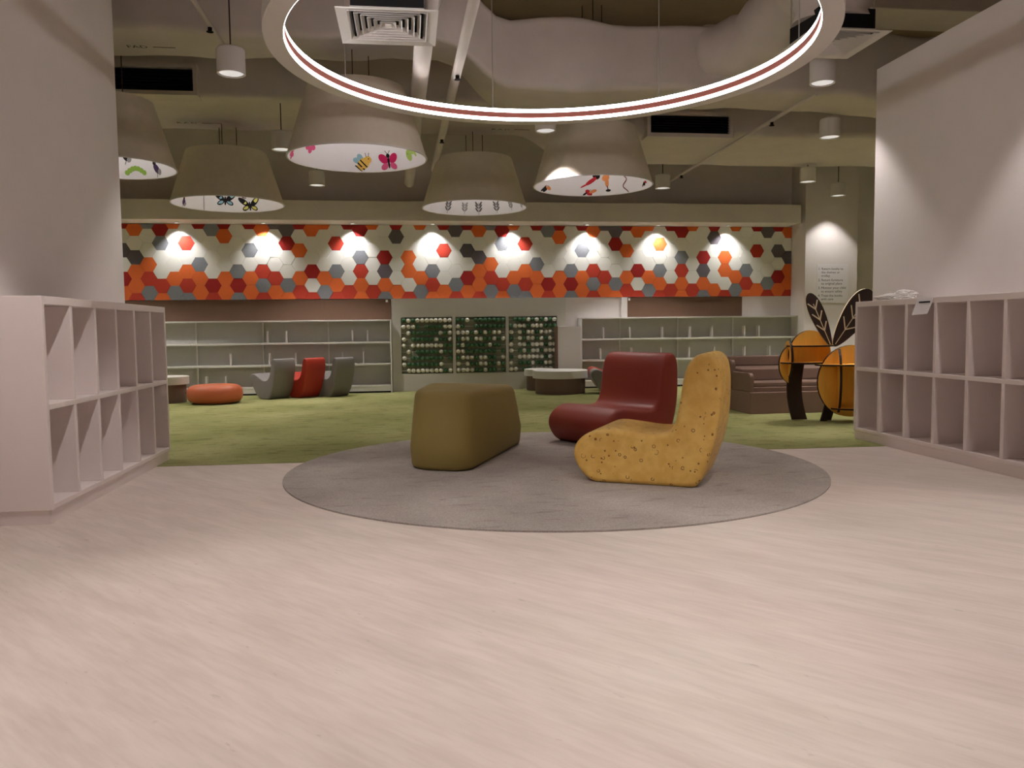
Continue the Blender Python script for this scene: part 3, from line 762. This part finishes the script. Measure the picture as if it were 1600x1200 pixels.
def flam(s): return [(el2(0, .045*s, .045*s, .035*s, 20), 'o'), (el2(.01*s, -.005*s, .022*s, .05*s), 'o'), (line2((.01*s, -.04*s), (.02*s, -.09*s), .012*s), 'br'), (el2(.02*s, -.09*s, .03*s, .014*s), 'k')]
def snake(s):
    L = []
    P = [(.01*s+.03*s*math.sin(i*.75), .09*s-.017*s*i) for i in range(12)]
    for a, b_ in zip(P, P[1:]): L.append((line2(a, b_, .012*s), 'br'))
    return L
def frond(s): return [(line2((-.01*s, .09*s), (.015*s, -.09*s), .006*s), 'k')]
ZS, HS, DR = 2.65, .65, .2
def shade(x, y, r0, label, prints, ztop=ZC-.002):
    t = empty('cone_pendant_shade', (x, y, ZS), 0, label, 'pendant lamp', 'big fabric cone pendants')
    r1 = r0-DR
    bm = B(); lathe(bm, [(r0, 0), (r1, HS), (r1-.006, HS), (r0-.006, 0)], (x, y, ZS), 72, closed=True)
    obj('fabric_shade', bm, SHADE, t, smooth=True, angle=40)
    bm = B(); lathe(bm, [(r0-.0065, .0005), (r1-.0065, HS-.001), (r1-.009, HS-.001), (r0-.009, .0005)], (x, y, ZS), 72, closed=True)
    ln = obj('white_lining', bm, LINING, t, smooth=True, angle=40)
    bm = B(); lathe(bm, [(r0+.003, -.004), (r0+.003, .008), (r0-.011, .008), (r0-.011, -.004)], (x, y, ZS), 72, closed=True)
    obj('rim', bm, WHITE, t, smooth=True, angle=40)
    obj('top_disc', disc_solid([(r1-.01, HS-.05), (r1-.01, HS-.042)], (x, y, ZS), 48), LINING, t)
    for a in (20, 140, 260):
        px, py = x+.13*math.cos(R(a)), y+.13*math.sin(R(a))
        obj('cord', tube(B(), [(px, py, ZS+HS-.045), (px, py, ztop)], .005, 6), DCABLE, t)
    bm = B(); bmesh.ops.create_uvsphere(bm, u_segments=14, v_segments=10, radius=.06); bmesh.ops.translate(bm, verts=bm.verts, vec=(x, y, ZS+.42))
    obj('bulb', bm, BULB, t, smooth=True, angle=80)
    l = bpy.data.lights.new('shade_bulb', 'POINT'); l.energy = 2.2; l.color = (1, .95, .96); l.shadow_soft_size = .07
    lo = bpy.data.objects.new('shade_bulb', l); COL.objects.link(lo); lo.location = (x, y, ZS+.3)
    for nm, ang, zz, shp in prints:
        bm = B(); ms = []
        for li, (poly, mk) in enumerate(shp):
            if mk not in ms: ms.append(mk)
            vv = []
            for u_, v_ in poly:
                h = max(.004, zz+v_); rr = r0-.0095-.0012-.0005*li-h*DR/HS
                th = R(ang)-u_/max(rr, .1)
                vv.append(bm.verts.new((x+rr*math.cos(th), y+rr*math.sin(th), ZS+h)))
            f = bm.faces.new(vv); f.material_index = ms.index(mk)
        obj('printed_'+nm, bm, [MT['print_'+q] for q in ms], ln)
shade(-2.892, 8.555, .609, 'cone shade at far left cut off by the wall, green caterpillar inside', [('caterpillar', 84.7, .07, caterpillar(1.0)), ('beetle', 59.8, .09, beetle(1.1)), ('beetle', 93.2, .22, beetle(1.0, 'k'))])
shade(-.439, 7.951, .663, 'largest cone shade left of the ring, bee and pink butterfly inside', [('bee', 87.9, .078, bee2(1.05)), ('butterfly', 62.8, .08, butterfly('p', 'pk', 1.15)), ('lizard', 34, .12, lizard(1.0)), ('flower', 143.9, .19, flower(1.3)), ('flower', 172, .06, flower(1.0))], 3.63)
shade(-2.262, 10.868, .6985, 'cone shade with blue and yellow butterflies printed inside', [('beetle', 157.2, .065, beetle(.9)), ('stem', 130.3, .11, frond(1.2)), ('butterfly', 105.1, .14, outline_butterfly('b', 1.15)), ('butterfly', 76.6, .075, outline_butterfly('ye', 1.2)), ('beetle', 83.7, .21, beetle(.8, 'br'))], 3.64)
shade(.945, 11.014, .711, 'cone shade under the ring centre with grey plant drawings inside', [('leaf', 119.6, .102, leafplant(1.1, 'gr')), ('leaf', 97.5, .098, leafplant(.95, 'lgr')), ('leaf', 80.1, .095, leafplant(1.1, 'gr')), ('leaf', 57.1, .098, leafplant(1.05, 'gr')), ('leaf', 35.3, .107, leafplant(.9, 'lgr')), ('leaf', 12, .07, leafplant(.8, 'lgr'))], 3.64)
shade(2.18, 9.258, .691, 'cone shade right of the ring with a bright light patch and birds inside', [('bird', 136.4, .045, bird(1.1, 'k', 'o')), ('feather', 78.4, .17, chili(1.2)), ('bird', 81.1, .035, bird(1.0, 'r', 'o', -1)), ('bird', 62.0, .15, flam(1.1)), ('snake', 40.5, .1, snake(1.1)), ('bird', 10, .06, bird(.7, 'k', 'r'))])

# ------------------------------------------------------------------ cylinder downlights
def downlight(x, y, z, label, power, size=90, ztop=ZC-.002):
    t = empty('cylinder_downlight', (x, y, z), 0, label, 'downlight', 'white cylinder downlights')
    r_, h = .112, .205
    bm = B(); lathe(bm, [(r_-.012, 0), (r_, 0), (r_, h-.012), (r_-.012, h), (.001, h), (.001, h-.01), (r_-.014, h-.012), (r_-.014, .002)], (x, y, z), 40, closed=True)
    obj('housing', bm, WHITE, t, smooth=True, angle=40)
    bm = B(); lathe(bm, [(r_-.015, .003), (r_-.02, .014)], (x, y, z), 32); obj('reflector', bm, REFL, t, smooth=True)
    obj('lens', disc_solid([(r_-.018, .009), (r_-.018, .012)], (x, y, z), 32), DISC, t)
    obj('cord', tube(B(), [(x, y, z+h), (x, y, ztop)], .006, 6), DCABLE, t)
    if power: spot('downlight_spot', (x, y, z+.002), power, size, .5, WARM, .05)
downlight(-1.381, 6.926, 3.1, 'white cylinder downlight nearest the left wall, left of the ring', 50)
downlight(-1.40, 9.70, 3.1, 'white cylinder downlight beside the largest cone shade', 125, ztop=3.63)
downlight(-1.25, 12.0, 3.1, 'distant downlight below the largest cone shade', 150)
downlight(1.507, 8.577, 3.1, 'cylinder downlight just under the ring, lighting the right cone shade', 117, ztop=3.33)
downlight(3.766, 6.97, 3.18, 'cylinder downlight right of the ring, under the right air diffuser', 60, ztop=3.8)
downlight(4.744, 8.602, 3.1, 'cylinder downlight beside the top corner of the right wall', 140, ztop=3.33)
downlight(5.872, 11.253, 3.1, 'cylinder downlight in front of the bulkhead right end', 135, ztop=3.35)
downlight(7.0, 12.40, 3.1, 'cylinder downlight in front of the pillar, above the notice', 52)
downlight(3.889, 11.915, 3.1, 'distant downlight right of the bird cone shade', 150)

# ------------------------------------------------------------------ ducts, pipes, diffusers
def duct(name, secs, label, jit=.012, seed=1, n=26):
    """wrapped duct along X: secs of (x,y0,y1,z0,z1)"""
    bm = B(); rings = []
    dense = []
    for a, b_ in zip(secs, secs[1:]):
        k = max(1, int((b_[0]-a[0])/.14))
        for i in range(k):
            t = i/k; t2 = t*t*(3-2*t); dense.append([a[0]+(b_[0]-a[0])*t]+[a[q]+(b_[q]-a[q])*t2 for q in range(1, 5)])
    dense.append(list(secs[-1]))
    for x, y0, y1, z0, z1 in dense:
        rr = .07; ring = []
        for (cy, cz, a0) in ((y1-rr, z1-rr, 0), (y0+rr, z1-rr, 90), (y0+rr, z0+rr, 180), (y1-rr, z0+rr, 270)):
            for i in range(5):
                a = R(a0+90*i/4); ring.append([cy+rr*math.cos(a), cz+rr*math.sin(a)])
        vv = []
        for yy, zz in ring:
            q = noise.noise(Vector((x*2.2, yy*1.3, zz*1.3+seed*5)))*jit+noise.noise(Vector((x*.9+seed*3, yy*.5, zz*.5)))*jit*2
            cy, cz = (y0+y1)/2, (z0+z1)/2
            vv.append(bm.verts.new((x, yy+(1 if yy > cy else -1)*q, zz+(1 if zz > cz else -1)*q)))
        rings.append(vv)
    m = len(rings[0])
    for a, b_ in zip(rings, rings[1:]):
        for i in range(m): bm.faces.new((a[i], a[(i+1) % m], b_[(i+1) % m], b_[i]))
    bm.faces.new(rings[0]); bm.faces.new(rings[-1])
    return tag(obj(name, bm, DUCT, smooth=True, angle=60), label, 'duct')
dA = duct('air_duct', [(-7.0, 7.57, 8.30, 3.66, 4.35), (-2, 7.57, 8.30, 3.66, 4.35), (.35, 7.57, 8.30, 3.66, 4.35), (1.05, 7.87, 8.62, 3.34, 4.0), (3.2, 7.87, 8.62, 3.34, 4.0), (9.3, 7.87, 8.62, 3.34, 3.95)],
          'long white wrapped air duct nearest the ring, crossing the ceiling', .03, 1)
dB = duct('air_duct', [(-7.0, 9.65, 11.2, 3.66, 4.4), (-2, 9.65, 11.2, 3.66, 4.4), (1.5, 9.65, 11.2, 3.66, 4.4), (2.4, 9.69, 11.5, 3.36, 4.15), (9.3, 9.69, 11.5, 3.36, 4.15)],
          'wide white wrapped air duct farther back with two dark grilles', .012, 2)
tag(obj('ceiling_beam', bx(4.4, 9.4, 7.3, 7.82, 4.0, ZC-.01, bev=.01), DUCT), 'concrete beam beyond the right wall top, upper right corner', 'beam')
def mark(parent, s, x, y, z, size, rot, dash):
    q = text_bm(s, size, 'CENTER'); d = B()
    me = bpy.data.meshes.new('t'); q.to_mesh(me); q.free(); d.from_mesh(me); bpy.data.meshes.remove(me)
    box(d, dash[0], dash[1], size*.3, size*.45, 0, .001)
    # face down: flip so it reads from below
    mtx = Matrix.Translation((x, y, z)) @ Matrix.Rotation(R(rot), 4, 'Z') @ Matrix.Rotation(R(180), 4, 'X')
    bmesh.ops.transform(d, verts=d.verts, matrix=mtx)
    obj('stencil_mark', d, TXT, parent)
mark(dA, 'SAD', 1.78, 8.25, 3.325, .1, 0, (-.36, -.14))
mark(dA, 'FAD', -2.42, 8.0, 3.64, .1, 0, (.14, .34))
mark(dB, 'R.A.D', -2.7, 10.75, 3.635, .1, 0, (.18, .42))
mark(dB, 'R.A.D', 1.28, 10.75, 3.635, .1, 0, (.18, .42))
def grille(x0, x1, z0, z1, yf, label):
    t = empty('air_grille', ((x0+x1)/2, yf, z0), 0, label, 'grille', 'return air grilles on the rear duct')
    f = .045
    obj('frame', box(box(box(box(B(), x0, x1, yf-.05, yf+.2, z1-f, z1), x0, x1, yf-.05, yf+.2, z0, z0+f), x0, x0+f, yf-.05, yf+.2, z0+f, z1-f), x1-f, x1, yf-.05, yf+.2, z0+f, z1-f), DUCT, t)
    obj('void', bx(x0+f, x1-f, yf+.02, yf+.03, z0+f, z1-f), DARKGAP, t)
    nsl = 7
    for i in range(nsl):
        z = z0+f+(z1-z0-2*f)*(i+.5)/nsl
        s_ = B(); P = [(x0+f, yf-.02, z-.012), (x0+f, yf-.018, z-.009), (x0+f, yf+.015, z+.016), (x0+f, yf+.013, z+.013)]
        obj('slat', prism(P, (x1-x0-2*f, 0, 0)), BLACK, t)
grille(-4.6, -2.28, 3.655, 4.0, 9.6, 'dark air grille at upper left beside the left wall')
grille(2.93, 4.02, 3.31, 3.62, 9.62, 'dark air grille right of the bird cone shade')

def diffuser(x0, y0, s, z, label):
    cx, cy = x0+s/2, y0+s/2
    t = empty('air_diffuser', (cx, cy, z), 0, label, 'diffuser', 'square ceiling air diffusers')
    def ringf(a0, z0, a1, z1, th=.003):
        bm = B()
        def sq(a, zz): return [bm.verts.new((cx+a*sx, cy+a*sy, z+zz)) for sx, sy in ((-1, -1), (1, -1), (1, 1), (-1, 1))]
        A_, B_ = sq(a0, z0), sq(a1, z1); C_, D_ = sq(a0, z0+th), sq(a1, z1+th)
        for i in range(4):
            j = (i+1) % 4
            bm.faces.new((A_[i], A_[j], B_[j], B_[i])); bm.faces.new((C_[i], C_[j], D_[j], D_[i]))
            bm.faces.new((A_[i], A_[j], C_[j], C_[i])); bm.faces.new((B_[i], B_[j], D_[j], D_[i]))
        return bm
    h = s/2
    obj('flange', ringf(h, 0, h*.80, .012), WHITE, t)
    for i in range(6):
        a = h*(.79-.125*i)
        obj('louver', ringf(a, .004+.002*i, a-h*.072, .045), WHITE, t)
    obj('centre_cap', bx(cx-h*.06, cx+h*.06, cy-h*.06, cy+h*.06, z+.01, z+.02), WHITE, t)
    obj('plenum', bx(cx-h*.7, cx+h*.7, cy-h*.7, cy+h*.7, z+.075, z+.2), BLACK, t)
    obj('plenum_skirt', box(box(box(box(B(), cx-h*.72, cx-h*.705, cy-h*.72, cy+h*.72, z+.02, z+.2), cx+h*.705, cx+h*.72, cy-h*.72, cy+h*.72, z+.02, z+.2), cx-h*.705, cx+h*.705, cy-h*.72, cy-h*.705, z+.02, z+.2), cx-h*.705, cx+h*.705, cy+h*.705, cy+h*.72, z+.02, z+.2), BLACK, t)
    for sx, sy in ((-.7, -.7), (.7, -.7), (.7, .7), (-.7, .7)):
        obj('hanger_rod', tube(B(), [(cx+h*sx, cy+h*sy, z+.19), (cx+h*sx, cy+h*sy, ZC)], .005, 6), CABLE, t)
diffuser(-.42, 5.37, .665, 3.07, 'square white air diffuser seen inside the ring at upper left')
diffuser(3.19, 6.06, .67, 3.32, 'square white air diffuser behind the ring at upper right')
# flexible round duct feeding the right diffuser, one above the left diffuser
pts = catmull([(3.1, 8.1, 3.75), (3.45, 7.75, 3.82), (3.6, 7.2, 4.02), (3.55, 6.6, 3.98), (3.53, 6.4, 3.75), (3.53, 6.4, 3.5)], 5, closed=False)
tag(obj('flexible_duct', tube(B(), pts, [.3+.018*math.sin(i*2.1) for i in range(len(pts))], 24), DUCT, smooth=True, angle=80), 'fat white flexible duct curving down to the right diffuser', 'duct')
pts = catmull([(-.09, 5.7, 3.26), (-.09, 5.72, 3.6), (.0, 6.0, 3.9), (.1, 6.7, 4.0), (.15, 7.6, 4.0)], 5, closed=False)
tag(obj('flexible_duct', tube(B(), pts, [.22+.012*math.sin(i*2.1) for i in range(len(pts))], 24), DUCT, smooth=True, angle=80), 'white flexible duct rising above the left diffuser', 'duct')
def pipe(x, y0, y1, z, r_, label, xe=None, heads=()):
    xe = x if xe is None else xe
    o = tag(obj('ceiling_pipe', tube(B(), [(x, y0, z), (xe, y1, z)], r_, 16), DUCT, smooth=True, angle=60), label, 'pipe')
    for h in heads:
        xx = x+(xe-x)*(h-y0)/(y1-y0)
        obj('sprinkler_head', disc_solid([(.018, -.0), (.018, -.03), (.03, -.034), (.03, -.038)], (xx, h, z-r_), 12), TXT, o)
    for h in [y0+(y1-y0)*q for q in (.3, .62, .93)]:
        xx = x+(xe-x)*(h-y0)/(y1-y0)
        obj('pipe_mark', disc_solid([(r_+.001, -.03), (r_+.001, .03)], (0, 0, 0), 16), TXT, o, local=True) if False else None
    return o
pipe(.24, 2.5, 12.62, 3.27, .075, 'thick white pipe running back from above the ring', xe=.08)
pipe(.55, 2.5, 11.6, 3.27, .042, 'thin white pipe beside the thick one above the ring', xe=.42, heads=(7.2, 9.6))
pipe(4.1, 7.7, 12.5, 3.305, .02, 'thin sprinkler pipe under the right ends of the ducts', xe=4.17, heads=(8.72, 11.85))
pipe(-1.62, 5.4, 8.4, 3.62, .022, 'thin sprinkler pipe at upper left above the left downlight', heads=(7.3,))
